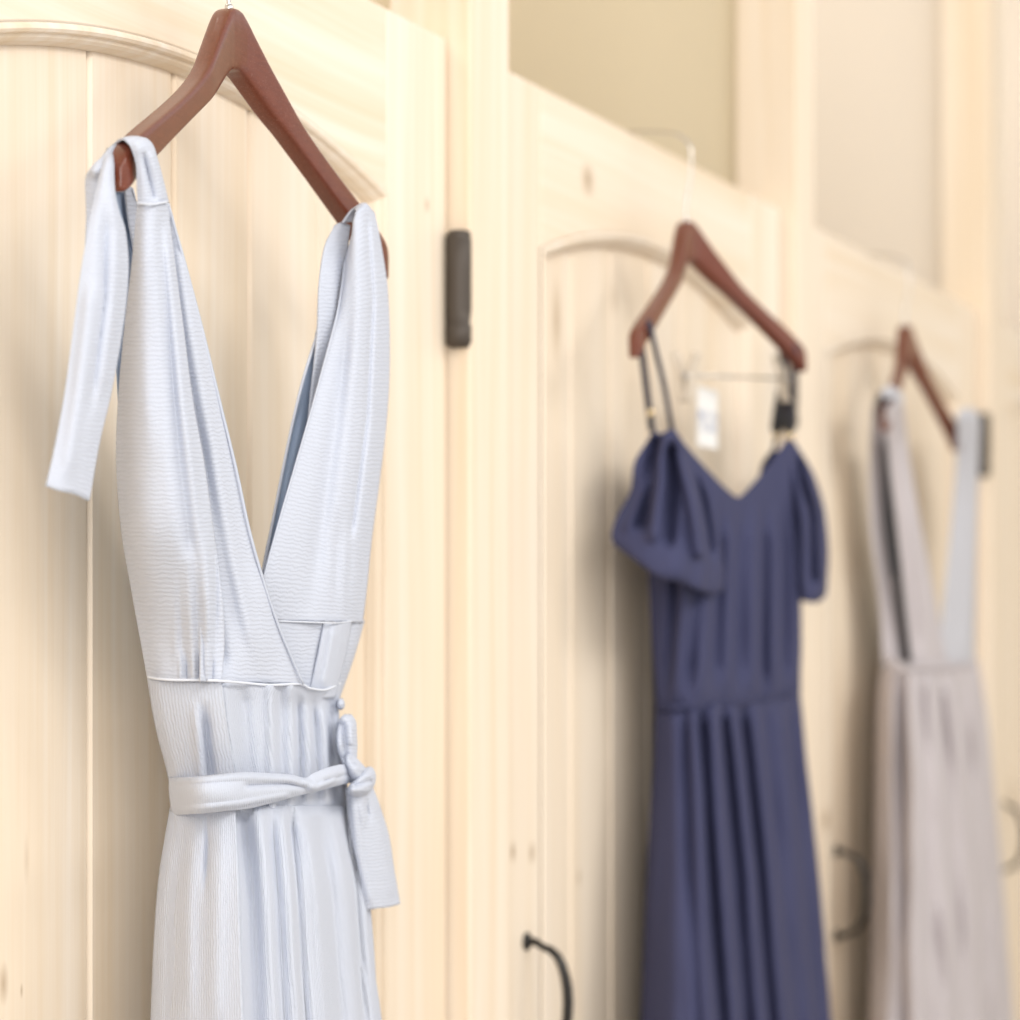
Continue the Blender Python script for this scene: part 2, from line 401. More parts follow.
    # hinges
    for zc2 in (HZ, .52):
        bm = bmesh.new(); xh = hw + .0015; yh = -.0112
        hl = .05
        cuts = [-hl, -hl + .004, -hl + .0045, -hl * .62, -hl * .62 + .0008, -.017, -.0162, .0162, .017, hl * .86, hl * .86 + .0008, hl - .004, hl]
        rr = [.0085, .0102, .0108, .0108, .0096, .0108, .0108, .0108, .0108, .0108, .0096, .0106, .009]
        tube_into(bm, [(xh, yh, zc2 + c) for c in cuts], rr, 20)
        hg = bm_obj('hinge', bm, M_bronze, d, smooth=True)
        box('hinge_leaf', hw - .0005, hw + .0035, -.006, .03, zc2 - .047, zc2 + .047, M_bronze, hg)
    return d
HZ = (uz(457, 236) + uz(457, 350)) / 2
d1l = P0[1] + .005
def kx(x, y, rx, rz, s): p = un(x, y, 0); return (p.x, p.z, rx, rz, s)
door(1, d1l, P1[0] - .004, 'pale pine door behind the light blue dress, nearest in the row',
     [kx(22, 985, .006, .016, .5), kx(40, 992, .002, .006, .5), kx(427, 205, .006, .008, .4), kx(45, 860, .004, .02, .2)])
door(2, P1[1] + .005, P2[0] - .004, 'pale pine door behind the navy blue dress',
     [kx(588, 180, .02, .02, .55), kx(570, 320, .015, .05, .45), kx(513, 852, .007, .012, .7), kx(532, 853, .007, .012, .6), kx(592, 878, .005, .012, .5), kx(628, 300, .01, .02, .3)])
door(3, P2[1] + .005, P3[0] - .004, 'blurred pale pine door behind the grey mauve dress',
     [kx(826, 820, .03, .02, .5), kx(870, 560, .02, .03, .3)])
door(4, P3[1] + .005, P4[0] - .004, 'pale pine door at the far right edge of the picture', [kx(1020, 800, .05, .05, .4)])

# ------------------------------------------------------------------ hangers
TOPP = [(0, 0), (.006, -.0008), (.010, -.0032), (.015, -.0075), (.021, -.0135), (.029, -.0215), (.038, -.0305), (.048, -.040), (.06, -.0515), (.078, -.0655), (.102, -.080), (.13, -.095), (.16, -.110), (.185, -.1235), (.197, -.131), (.204, -.139), (.207, -.146)]
BOTP = [(0, -.0425), (.004, -.0428), (.012, -.0455), (.021, -.051), (.046, -.068), (.075, -.0845), (.102, -.0995), (.13, -.1155), (.16, -.133), (.185, -.1475), (.197, -.157), (.204, -.161), (.207, -.159)]
SWP = [(0, 0), (.01, .0005), (.02, .002), (.04, .006), (.06, .0105), (.08, .013), (.1, .0155), (.13, .019), (.16, .0225), (.19, .0255), (.21, .0275)]
def lin(tab, u):
    for (a, b), (c, d) in zip(tab[:-1], tab[1:]):
        if u <= c: return b + (d - b) * (u - a) / (c - a)
    return tab[-1][1]
def hanger(label, px, py, pw, yaw, roll, fwd, sc=1.0, thk=1.0):
    loc = un(px, py, pw)
    t = thing('wooden_hanger', label, 'hanger', loc)
    R = Matrix.Rotation(yaw, 4, 'Z') @ Matrix.Rotation(roll, 4, 'Y')
    t.rotation_euler = R.to_euler(); t.scale = (sc, sc, sc)
    us = [0, .002, .004, .006, .008, .010, .0125, .015, .018, .021, .025, .029, .034, .038, .043, .048, .054, .06, .069, .078, .09, .102, .116, .13, .145, .16, .173, .185, .192, .197, .201, .204, .206, .207]
    us = [-u for u in us[:0:-1]] + us
    bm = bmesh.new(); rings = []; SEG = 20
    for u in us:
        a = abs(u); zt, zb = lin(TOPP, a), lin(BOTP, a); hh = (zt - zb) / 2; zc = (zt + zb) / 2
        d = (.0090 - .0014 * min(1, a / .08)) * thk
        if a > .197: d *= math.sqrt(max(.2, 1 - ((a - .197) / .0108) ** 2))
        if a < .012 and hh: d *= 1
        yc = -fwd * lin(SWP, a)
        ring = []
        for k in range(SEG):
            an = 2 * math.pi * k / SEG; c, s = math.cos(an), math.sin(an)
            ee = .33
            ring.append(bm.verts.new((u, yc + d * math.copysign(abs(c) ** ee, c), zc + hh * math.copysign(abs(s) ** ee, s))))
        rings.append(ring)
    for i in range(len(rings) - 1):
        for k in range(SEG):
            bm.faces.new((rings[i][k], rings[i][(k + 1) % SEG], rings[i + 1][(k + 1) % SEG], rings[i + 1][k]))
    bm.faces.new(rings[0]); bm.faces.new(rings[-1][::-1])
    b = bm_obj('hanger_body', bm, M_hw, t, smooth=True)
    sb = b.modifiers.new('sub', 'SUBSURF'); sb.levels = 1; sb.render_levels = 1
    Ri = R.to_3x3().inverted() * (1 / sc)
    def L(v): return Ri @ (Vector(v) - loc)
    x = loc.x; y = loc.y; zt = DTOP + .002
    pts = smooth_path([(x, y, loc.z - .004), (x, y, loc.z + .02), (x, y - .005, loc.z + .045), (x, y - .005, zt - .022), (x, y + .004, zt - .009), (x, y + .02, zt - .003), (x, .002, zt + .001), (x, DTH * .6, zt + .001), (x, DTH + .008, zt - .004), (x, DTH + .012, zt - .02)], 8)
    tube('hook', [L(p) for p in pts], .0015, M_chrome, t, seg=10)
    tube('hook_ferrule', [(0, 0, -.003), (0, 0, .0015), (0, 0, .003)], [.003, .003, .0024], M_chrome, t, seg=14)
    return t, L, R, loc
h1 = hanger('glossy red-brown wooden hanger carrying the light blue dress', 229, 9, .05, .06, 0, 1)
h2 = hanger('brown wooden hanger with clip bar carrying the navy dress', 686, 221, .056, math.radians(-8), math.radians(-3), 1.55, .93)
h3 = hanger('blurred brown wooden hanger carrying the grey mauve dress', 905, 325, .044, math.radians(.5), 0, .9)

# clip bar of the second hanger (and the third)
def clip_bar(h, a, b, ca, cb):
    t, L, R, loc = h
    tube('clip_bar', [L(a), L(b)], .0014, M_chrome, t, seg=8)
    for c in (ca, cb):
        bm = bmesh.new(); c = Vector(c)
        for s in (-1, 1):                                   # two sprung jaws meeting at the bottom
            pts = [c + Vector((0, s * .012, .024)), c + Vector((0, s * .006, .006)), c + Vector((0, s * .0045, -.008)), c + Vector((0, s * .0022, -.026))]
            tube_into(bm, [L(p) for p in smooth_path(pts, 4)], .0042, 8, 1.6)
        cl = bm_obj('clip', bm, M_clear, t, smooth=True)
        tube('clip_spring', [L(c + Vector((-.006, -.002, 0))), L(c + Vector((.006, -.002, 0)))], .004, M_chrome, cl, seg=10)
A2, B2 = un(686, 376, .045), un(786, 378, .085)
clip_bar(h2, A2 + Vector((-.01, 0, 0)), B2 + Vector((.01, 0, 0)), A2, B2)

# ================================================================== dress 1, light blue
g1 = thing('dress', 'light blue crepe wrap dress with knotted waist sash on the nearest door', 'dress', un(228, 60, .06))
# skirt (closed tube: front left to right, then the back right to left)
def skirt1(y, L_, R_, wl, wf, wr, wb):
    n = 11; front = []
    for k in range(n + 1):
        s = k / n
        ww = wl + (wf - wl) * min(1, s / .42) ** .7 if s < .42 else wf + (wr - wf) * max(0, (s - .6) / .4) ** 1.6
        front.append((L_ + (R_ - L_) * s, y, ww))
    back = [(R_ - 14, y, wr - .012), (R_ - (R_ - L_) * .35, y, wb), (R_ - (R_ - L_) * .6, y, wb), (L_ + 18, y, wb + .002)]
    return front + back
rows = [skirt1(806, 171, 347, .034, .09, .075, .03), skirt1(835, 166, 353, .034, .095, .076, .028), skirt1(880, 159, 364, .034, .105, .078, .025),
        skirt1(950, 154, 371, .034, .112, .08, .022), skirt1(1030, 151, 382, .034, .118, .08, .02), skirt1(1300, 140, 408, .034, .13, .085, .02), skirt1(2150, 96, 452, .034, .14, .09, .02)]
# straighten: bottom row far below the picture follows the same lines to the hem near the floor
cr = [([(243, 806), (252, 900), (256, 1030), (264, 1500)], 8, -.009, .02), ([(258, 806), (266, 900), (272, 1030), (286, 1500)], 4.5, .004, .03),
      ([(270, 806), (278, 900), (284, 1030), (306, 1500)], 4, -.004, .05), ([(280, 806), (288, 900), (295, 1030), (314, 1500)], 4.5, .005, .03), ([(290, 806), (298, 900), (306, 1030), (325, 1500)], 4.5, -.0085, .03),
      ([(303, 806), (316, 900), (324, 1030), (340, 1500)], 5, .004, .05), ([(316, 806), (332, 900), (342, 1030), (365, 1500)], 5, -.006, .08), ([(330, 806), (346, 900), (357, 1030), (380, 1500)], 5, .004, .05),
      ([(345, 806), (356, 880), (364, 1030), (390, 1500)], 3.5, -.007, .02)]
sheet('skirt', rows, M_blue_v, g1, nu=130, nv=110, closed=True, creases=cr, front=.74, wob=.0012, cs=1.0)
rows = []
for (y, l, r, e, wl, wf) in ((800, 172, 346, 234, .034, .09), (835, 166, 353, 236, .034, .095), (880, 159, 364, 238, .034, .105), (950, 154, 371, 240, .034, .112), (1030, 151, 382, 243, .034, .118), (1300, 140, 408, 251, .034, .13), (2150, 96, 452, 270, .034, .14)):
    row = []
    for k in range(9):
        x = l + (e - l) * k / 8; q = (x - l) / (r - l)
        row.append((x + (.5 if k else 0), y, wl + (wf - wl) * min(1, q / .42) ** .7 + .002 + .006 * k / 8))
    rows.append(row)
sheet('skirt_pleat', rows, M_blue_v, g1, nu=50, nv=100, seed=61, wob=.0012, creases=[([(208, 818), (207, 850), (205, 895)], 3, -.0035, .35), ([(185, 815), (172, 900), (168, 1030), (160, 1500)], 9, -.003, .1), ([(222, 812), (218, 880), (215, 1030)], 9, .002, .1), ([(196, 812), (190, 900), (190, 1030)], 7, .002, .2)])
# midriff
def mid(y, L_, R_, wl=.034, wf=.088, wr=.07, yl=0, yr=0):
    fr = []
    for k in range(12):
        s = k / 11
        ww = wl + (wf - wl) * min(1, s / .42) ** .7 if s < .42 else wf + (wr - wf) * max(0, (s - .6) / .4) ** 1.6
        fr.append((L_ + (R_ - L_) * s, y + yl * (1 - s) + yr * s, ww))
    return fr + [(R_ - 14, y + yr, wr - .014), (R_ - 70, y, .03), (L_ + 70, y, .03), (L_ + 16, y + yl, .028)]
topf = [(148, 677), (160, 679), (178, 680), (200, 680), (222, 681), (245, 683), (270, 685), (300, 684), (309, 688), (322, 690), (331, 688), (340, 683)]
wtop = [.034 + .054 * min(1, (x - 148) / (192 * .42)) ** .7 if x < 230 else .089 for x, y in topf[:8]] + [.088, .083, .078, .07]
r0 = [(x, y, ww) for (x, y), ww in zip(topf, wtop)] + [(328, 686, .056), (270, 684, .03), (215, 682, .03), (162, 679, .028)]
rows = [r0, mid(705, 152, 338, yl=0), mid(735, 158, 340), mid(765, 166, 344), mid(790, 171, 347), mid(812, 172, 348)]
cr = [([(207, 690), (208, 730), (216, 790)], 7, -.006, .1), ([(222, 684), (228, 730), (236, 790)], 4, .004, .02), ([(240, 676), (246, 740), (251, 800)], 8, -.007, .2),
      ([(269, 676), (270, 740), (272, 810)], 3.5, .0045, .02), ([(280, 676), (281, 740), (282, 810)], 4.5, -.004, .1), ([(290, 676), (290, 740), (291, 810)], 3, .003, .1), ([(297, 690), (299, 740), (300, 810)], 3.5, -.005, .15), ([(305, 690), (307, 740), (309, 810)], 3, .0045, .15),
      ([(312, 695), (315, 740), (318, 810)], 3.2, -.005, .15), ([(320, 700), (324, 740), (327, 810)], 3, .0045, .15), ([(329, 690), (332, 740), (335, 810)], 3.2, -.005, .15)]
sheet('midriff', rows, M_blue_v, g1, nu=120, nv=46, closed=True, creases=cr, front=.74, wob=.001, seed=2)
rows = []
for (y, l, r, e, yr) in ((679, 149, 340, 222, 3), (705, 152, 338, 225, 0), (735, 158, 340, 229, 0), (765, 166, 344, 234, 0), (790, 171, 347, 238, 0), (806, 172, 348, 240, 0)):
    row = []
    for k in range(9):
        x = l + (e - l) * k / 8; q = (x - l) / (r - l)
        row.append((x, y + yr * k / 8, .034 + .054 * min(1, q / .42) ** .7 + .002 + .004 * k / 8))
    rows.append(row)
sheet('midriff_pleat', rows, M_blue_v, g1, nu=44, nv=40, seed=63, wob=.001, creases=[([(203, 700), (207, 740), (214, 800)], 5, -.005, .25), ([(196, 700), (199, 740), (205, 800)], 5, .003, .25)])
# seam piping along the top of the midriff
pts = smooth_path([un(x, y, ww + (.0085 if x < 225 else .002)) for (x, y), ww in zip(topf, wtop)], 5)
tube('waist_seam', pts, .0009, M_thread, g1, ROOTLOC[g1.name], 8)
# back of the bodice: two straps rising to the hanger ends
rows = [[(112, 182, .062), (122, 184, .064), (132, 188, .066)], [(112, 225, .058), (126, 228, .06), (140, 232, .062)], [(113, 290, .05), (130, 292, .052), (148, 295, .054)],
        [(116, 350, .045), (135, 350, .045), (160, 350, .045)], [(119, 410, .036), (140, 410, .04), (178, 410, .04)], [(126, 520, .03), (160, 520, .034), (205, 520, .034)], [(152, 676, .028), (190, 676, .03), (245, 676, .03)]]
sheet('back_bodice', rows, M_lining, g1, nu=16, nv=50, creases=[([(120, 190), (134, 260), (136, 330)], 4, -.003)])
rows = [[(124, 186, .066), (131, 187, .067), (133, 190, .068)], [(127, 215, .062), (134, 214, .064), (140, 213, .066)], [(133, 250, .06), (139, 250, .062), (146, 250, .064)], [(137, 285, .058), (143, 285, .06), (150, 285, .062)]]
sheet('strap_facing', rows, M_blue, g1, nu=10, nv=20, seed=3)
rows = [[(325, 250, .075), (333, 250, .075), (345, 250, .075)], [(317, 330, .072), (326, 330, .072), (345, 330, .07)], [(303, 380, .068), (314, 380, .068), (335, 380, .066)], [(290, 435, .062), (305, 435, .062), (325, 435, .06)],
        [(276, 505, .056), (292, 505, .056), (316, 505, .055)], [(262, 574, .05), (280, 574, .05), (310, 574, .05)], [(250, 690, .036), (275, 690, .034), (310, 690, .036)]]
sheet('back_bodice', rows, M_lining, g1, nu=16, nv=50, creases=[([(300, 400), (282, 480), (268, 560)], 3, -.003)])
tube('neck_edge', smooth_path([un(317, 335, .0735), un(303, 380, .070), un(290, 435, .064), un(276, 505, .058), un(262.5, 574, .052)], 6), .0011, M_blue, g1, ROOTLOC[g1.name], 8)
rows = [[(334, 226, .073), (341, 223, .075), (350, 226, .076)], [(325, 245, .076), (334, 243, .078), (348, 242, .08)], [(319, 285, .078), (330, 285, .08), (344, 285, .08)], [(317, 335, .077), (330, 335, .079), (344, 335, .078)],
        [(310, 400, .072), (322, 400, .073), (334, 400, .072)], [(303, 470, .066), (314, 470, .067), (322, 470, .066)], [(284, 545, .06), (296, 545, .06), (306, 545, .06)]]
sheet('back_strap', rows, M_blue, g1, nu=14, nv=44, creases=[([(335, 250), (334, 330), (325, 400)], 5, .002)], seed=5)
# left front: wrap panel (towards the V) under the gathered pleat panel
def row_l(y, xl, xr, wl, wr, n=6):
    return [(xl + (xr - xl) * k / n, y, wl + (wr - wl) * k / n) for k in range(n + 1)]
rows = [row_l(203, 150, 168.5, .098, .093), row_l(262, 158, 185, .099, .092), row_l(330, 168, 203, .099, .092), row_l(400, 175, 220, .097, .092), row_l(470, 183, 237, .095, .092),
        row_l(530, 190, 250, .093, .092), row_l(580, 196, 264, .09, .092), row_l(630, 200, 281, .088, .092), row_l(684, 200, 304, .085, .091)]
for k, p in enumerate(rows[-1]): rows[-1][k] = (p[0], 682 + 2.5 * k / 6, p[2])
cr = [([(166, 215), (180, 330), (200, 450), (212, 560), (222, 680)], 9, -.007, .05), ([(172, 215), (190, 330), (212, 450), (232, 560), (262, 680)], 7, .0035, .1),
      ([(196, 400), (222, 540), (240, 670)], 8, -.003, .2), ([(250, 560), (262, 610), (270, 680)], 9, .002, .3)]
sheet('wrap_panel', rows, M_blue, g1, nu=46, nv=110, creases=cr, seed=7)
E1 = [(168.5, 206), (184, 262), (202, 330), (219, 400), (236, 470), (249, 530), (263, 580), (280, 630), (303, 684)]
tube('neck_edge', smooth_path([un(x, y, .0935) for x, y in E1], 6), .0008, M_blue, g1, ROOTLOC[g1.name], 8)
rows = [[(138, 203, .094), (146, 203, .1), (154, 203, .103), (160, 203, .103), (166, 203, .1)],
        [(133, 260, .085), (142, 260, .096), (155, 260, .103), (166, 260, .104), (174, 260, .099)],
        [(125, 330, .072), (140, 330, .09), (158, 330, .102), (172, 330, .104), (183, 330, .1)],
        [(119, 400, .056), (138, 400, .085), (160, 400, .1), (180, 400, .104), (192, 400, .1)],
        [(117, 460, .046), (138, 460, .08), (163, 460, .098), (188, 460, .104), (203, 460, .1)],
        [(122, 530, .039), (142, 530, .076), (168, 530, .094), (194, 530, .102), (213, 530, .099)],
        [(132, 590, .035), (150, 590, .062), (174, 590, .081), (200, 590, .095), (221, 590, .097)],
        [(141, 640, .034), (158, 640, .055), (180, 640, .073), (204, 640, .089), (224, 640, .092)],
        [(148, 678, .036), (163, 680, .056), (183, 681, .071), (204, 681, .084), (221, 681, .091)]]
cr = [([(160, 206), (168, 330), (178, 460), (190, 560)], 6, -.0035, .06), ([(145, 206), (143, 330), (150, 460)], 9, .002, .2), ([(164, 215), (182, 400), (203, 560), (208, 640)], 5, .003, .1),
      ([(178, 560), (186, 690)], 3.4, -.0014, .6), ([(187, 540), (193, 690)], 3.6, .0014, .6), ([(196, 570), (199, 690)], 3.4, -.0015, .6), ([(203, 480), (208, 580), (207, 690)], 3.6, .0022, .35), ([(212, 480), (216, 580), (214, 690)], 3, -.0025, .35), ([(174, 600), (177, 690)], 3.4, .001, .6)]
for g in range(6): cr.append(([(180 + g * 6.5, 648), (181 + g * 6.3, 690)], 1.7, -.0018 if g % 2 else .0014, .35))
sheet('gathered_panel', rows, M_blue, g1, nu=70, nv=130, creases=cr, seed=9, wob=.0012)
tube('seam', smooth_path([un(137, 203, .0965), un(146, 204, .1025), un(154, 204, .105), un(161, 203, .105), un(167, 202, .102)], 5), .0007, M_thread, g1, ROOTLOC[g1.name], 6)
# left strap loop over the hanger end
rows = [[(138, 204, .095), (146, 204, .1), (156, 204, .103), (168, 203, .099)], [(137, 185, .096), (145, 184, .101), (155, 183, .103), (163, 182, .1)],
        [(136, 165, .098), (143, 163, .102), (151, 161, .103), (157, 160, .1)], [(131, 148, .098), (138, 145, .102), (146, 143, .101), (152, 145, .097)],
        [(124, 139.5, .094), (131, 137.5, .095), (139, 137.5, .093), (145, 138.5, .09)], [(118, 141, .083), (124, 139, .083), (131, 138.5, .081), (137, 139, .079)],
        [(110, 150, .071), (116, 148, .071), (124, 147, .07), (130, 148, .069)], [(105, 166, .066), (110, 166, .066), (118, 168, .066), (126, 170, .065)], [(100, 190, .064), (108, 190, .064), (118, 192, .064), (128, 194, .063)]]
cr = [([(142, 150), (148, 175), (154, 202)], 3, -.003, .1), ([(150, 150), (158, 180), (163, 203)], 3, .002, .1)]
sheet('shoulder_strap', rows, M_blue, g1, nu=30, nv=56, creases=cr, seed=11)
# the knotted tie behind the tip and its free tail
rows = [[(121, 146, .082), (114, 145, .081), (108, 150, .078)], [(113, 158, .084), (105, 156, .082), (100, 160, .077)], [(104, 170, .086), (94, 167, .084), (89, 172, .078)], [(101, 182, .084), (92, 180, .08), (86, 180, .075)], [(98, 215, .08), (93, 215, .077), (86.5, 213, .073)], [(93, 250, .08), (90, 250, .077), (85, 250, .074)]]
sheet('tie_loop', rows, M_blue, g1, nu=14, nv=40, seed=13, creases=[([(104, 165), (92, 175)], 4, .003)])
rows = [[(107, 150, .075), (110, 149, .076), (113, 149, .076), (116, 150, .074)], [(103, 166, .088), (106, 164, .091), (110, 163, .091), (113, 163, .086)], [(97, 190, .094), (103, 190, .098), (109, 190, .098), (113.5, 191, .094)], [(92, 212, .095), (101, 211, .1), (111, 211, .101), (118, 212, .096)], [(88, 230, .095), (99, 230, .1), (112, 230, .101), (124, 231, .096)],
        [(81, 270, .094), (95, 270, .1), (112, 270, .102), (127, 271, .096)], [(73, 330, .093), (90, 330, .1), (106, 330, .101), (121, 331, .094)], [(65, 390, .092), (80, 390, .098), (95, 391, .098), (110, 392, .093)],
        [(56, 440, .091), (70, 441, .096), (85, 442, .096), (98, 443, .092)], [(46, 486, .09), (60, 491, .094), (74, 494, .093), (88, 500.5, .09)]]
cr = [([(112, 170), (117, 230), (112, 300), (100, 400)], 6, .0025, .1), ([(104, 200), (104, 300), (88, 420)], 5, -.003, .15), ([(92, 280), (78, 400), (66, 480)], 6, .002, .1)]
sheet('tie_tail', rows, M_blue, g1, nu=40, nv=90, creases=cr, seed=15, thick=.0022)
# right strap and right front panel
rows = [[(345, 262, .082), (352, 236, .09), (356, 212, .094), (366, 206, .094), (374, 213, .09)],
        [(343, 285, .084), (350, 262, .092), (358, 245, .096), (370, 240, .096), (380, 242, .088)],
        [(338, 310, .085), (348, 300, .093), (360, 295, .098), (375, 292, .097), (387, 290, .086)],
        [(325, 360, .085), (342, 360, .093), (358, 360, .098), (374, 360, .097), (389, 360, .084)],
        [(310, 415, .084), (330, 418, .091), (350, 420, .096), (370, 420, .096), (386, 420, .083)],
        [(294, 470, .082), (316, 475, .088), (342, 478, .094), (364, 480, .094), (379, 480, .082)],
        [(278, 525, .08), (304, 530, .085), (332, 535, .09), (356, 538, .091), (371, 540, .08)],
        [(263, 580, .077), (292, 582, .081), (322, 586, .086), (348, 590, .088), (366, 590, .078)],
        [(262, 620, .074), (290, 621, .077), (318, 622, .083), (342, 622, .085), (362, 623, .075)]]
cr = [([(366, 210), (372, 300), (366, 420), (350, 540)], 3, -.004, .05), ([(358, 215), (360, 300), (350, 420), (335, 540)], 8, .002, .1), ([(350, 300), (335, 420), (318, 540), (308, 620)], 8, -.003, .2),
      ([(338, 500), (334, 632)], 3.2, -.0014, .6), ([(346, 490), (342, 632)], 3.2, .0014, .6), ([(352, 520), (347, 632)], 3, -.0015, .6), ([(330, 520), (326, 632)], 4, .001, .6)]
sheet('wrap_panel', rows, M_blue, g1, nu=60, nv=110, creases=cr, seed=17)
tube('neck_edge', smooth_path([un(x, y, ww) for x, y, ww in ((345, 262, .084), (338, 310, .087), (325, 360, .087), (310, 415, .086), (294, 470, .084), (278, 525, .082), (263, 580, .079))], 6), .0007, M_blue, g1, ROOTLOC[g1.name], 8)
rows = [[(356, 212, .093), (366, 206, .095), (374, 213, .091)], [(355, 208, .086), (364, 203.5, .088), (371, 210, .085)], [(350, 212, .08), (358, 208, .08), (366, 212, .079)], [(342, 223, .077), (350, 222, .077), (360, 226, .077)]]
sheet('shoulder_strap', rows, M_blue, g1, nu=14, nv=20, seed=19)
# underbust of the right side
rows = [[(266, 620, .073), (285, 621, .076), (303, 622, .079), (324, 622, .082)], [(276, 655, .073), (290, 655, .075), (304, 655, .077), (320, 655, .079)], [(290, 695, .073), (300, 695, .074), (308, 696, .075), (314, 696, .076)]]
sheet('underbust', rows, M_blue, g1, nu=24, nv=30, seed=21)
rows = [[(324, 622, .083), (334, 623, .086), (343, 622, .086), (351, 621, .082)], [(318, 655, .081), (328, 655, .083), (337, 655, .083), (345, 655, .079)], [(308, 698, .076), (316, 698, .079), (326, 698, .079), (334, 698, .075)]]
sheet('underbust', rows, M_blue_v, g1, nu=24, nv=30, seed=23, creases=[([(334, 625), (322, 690)], 4, .002)])
rows = [[(350, 621, .078), (357, 622, .076), (364, 620, .068)], [(345, 655, .074), (350, 655, .072), (354, 655, .066)], [(332, 700, .066), (336, 700, .062), (339, 698, .058)]]
sheet('underbust', rows, M_blue, g1, nu=14, nv=30, seed=25)
tube('seam', smooth_path([un(266, 620.5, .0745), un(290, 621.5, .078), un(318, 622.5, .0845), un(334, 623, .088), un(350, 621.5, .083), un(363, 620, .07)], 5), .0006, M_thread, g1, ROOTLOC[g1.name], 6)
# sash round the waist
rows = [[(170, 778, .038), (170, 788, .041), (171, 800, .041), (173, 815, .038)], [(195, 778, .079), (195, 789, .083), (196, 801, .082), (197, 813, .078)], [(222, 775, .094), (222, 787, .098), (223, 798, .098), (223, 810, .093)], [(245, 773, .097), (246, 784, .1), (247, 796, .1), (247, 808, .096)],
        [(270, 774, .097), (271, 784, .1), (273, 793, .1), (275, 801, .096)], [(292, 776, .097), (293, 782, .1), (295, 789, .1), (297, 795, .096)], [(305, 779, .097), (306, 783, .099), (308, 787, .099), (310, 792, .096)],
        [(312, 774, .098), (314, 780, .1), (316, 785, .1), (318, 790, .096)], [(328, 768, .097), (329, 774, .1), (331, 779, .1), (332, 786, .094)], [(341, 765, .092), (342, 771, .095), (344, 776, .095), (345, 783, .09)], [(352, 766, .086), (352, 771, .088), (353, 776, .088), (354, 782, .085)]]
rows = [list(r) for r in rows]
cr = [([(173, 782), (240, 777), (290, 779), (314, 790)], 2.4, .0022, .02), ([(240, 786), (285, 784), (312, 787)], 3, -.003, .1), ([(300, 780), (316, 788), (336, 778)], 2.5, .003, .1), ([(322, 782), (350, 773)], 2.5, -.0025, .1), ([(176, 810), (240, 803), (290, 794)], 2.5, .002, .05)]
sash = sheet('sash', rows, M_blue, g1, nu=26, nv=130, creases=cr, seed=27, thick=.0022)
# knot
def oval_rows(spec, n=10):
    out = []
    for (cx, cy, rx, rw, wc, tilt) in spec:
        out.append([(cx + rx * math.cos(a), cy + tilt * rx * math.cos(a), wc + rw * math.sin(a)) for a in [math.pi - 2 * math.pi * k / n for k in range(n)]])
    return out
SO = ROOTLOC[g1.name]; ROOTLOC['sash'] = SO
rows = oval_rows([(352, 756, 4, .004, .086, .6), (354, 761, 8, .009, .088, .5), (357, 768, 11, .013, .088, .4), (360, 775, 12, .014, .087, .3), (361, 781, 10, .011, .086, .2), (360, 786, 5, .005, .085, .2)])
sheet('knot', rows, M_blue, sash, nu=40, nv=24, closed=True, seed=29, creases=[([(349, 758), (360, 768), (366, 780)], 3, -.004, .1), ([(354, 764), (363, 772)], 2, .003, .1)])
rows = oval_rows([(367, 768, 3, .004, .088, -.3), (366, 773, 7, .009, .091, -.5), (363, 780, 12, .012, .092, -.35), (361, 787, 13, .012, .092, -.25), (360, 792, 10, .009, .09, -.1), (359, 796, 5, .004, .089, 0)])
sheet('knot', rows, M_blue, sash, nu=40, nv=24, closed=True, seed=31, creases=[([(352, 786), (372, 780)], 3, -.004, .1), ([(350, 791), (370, 790)], 3, .003, .1)])
# bow loop standing up (folded ribbon)
rows = oval_rows([(348, 715, 3, .003, .082, 0), (348, 720, 7, .007, .082, .2), (347, 732, 9, .010, .082, .2), (347, 745, 9.5, .010, .083, .2), (348, 757, 8, .008, .084, .2), (350, 768, 5, .005, .085, .2)])
sheet('bow_loop', rows, M_blue, sash, nu=40, nv=40, closed=True, seed=33, creases=[([(342, 720), (344, 740), (346, 762)], 4, -.005, .1), ([(350, 725), (351, 745)], 3, .003, .1)])
# tails
rows = [[(348, 788, .084), (356, 790, .092), (364, 789, .093), (371, 786, .086)], [(349, 810, .083), (358, 811, .09), (368, 810, .091), (379, 807, .084)], [(353, 840, .083), (364, 841, .089), (376, 840, .09), (388, 837, .083)],
        [(360, 872, .083), (371, 873, .088), (383, 872, .089), (393, 870, .083)], [(367, 909, .083), (377, 908, .087), (388, 907, .087), (399, 904, .083)]]
cr = [([(364, 790), (367, 812), (370, 826)], 2.5, -.003, .4), ([(352, 795), (358, 850), (372, 908)], 3, .002, .1), ([(371, 792), (384, 850), (392, 900)], 4, .002, .1), ([(358, 795), (364, 830)], 3, .0015, .4)]
sheet('sash_tail', rows, M_blue, sash, nu=36, nv=54, creases=cr, seed=35, thick=.0022)
rows = [[(345, 788, .078), (350, 788, .081), (357, 789, .08)], [(349, 840, .078), (354, 840, .081), (362, 840, .08)], [(352, 900, .078), (360, 900, .082), (369, 900, .08)], [(355, 960, .077), (364, 960, .082), (374, 960, .079)], [(357, 1040, .077), (367, 1040, .082), (378, 1040, .079)], [(360, 1120, .076), (371, 1120, .081), (384, 1118, .078)]]
sheet('sash_tail', rows, M_blue, sash, nu=22, nv=60, seed=37, creases=[([(353, 795), (358, 900), (364, 1040)], 3, -.003, .05)])
# little covered button on the side seam
rows = oval_rows([(341, 699, 1, .001, .076, 0), (341, 702, 2.6, .004, .076, 0), (341, 706, 2.8, .004, .076, 0), (341, 709, 1, .001, .076, 0)], 8)
sheet('button', rows, M_blue, g1, nu=14, nv=8, closed=True)

WK = .70                                         # these two hang closer to their doors
def unk(x, y, w): return un(x, y, w * WK)
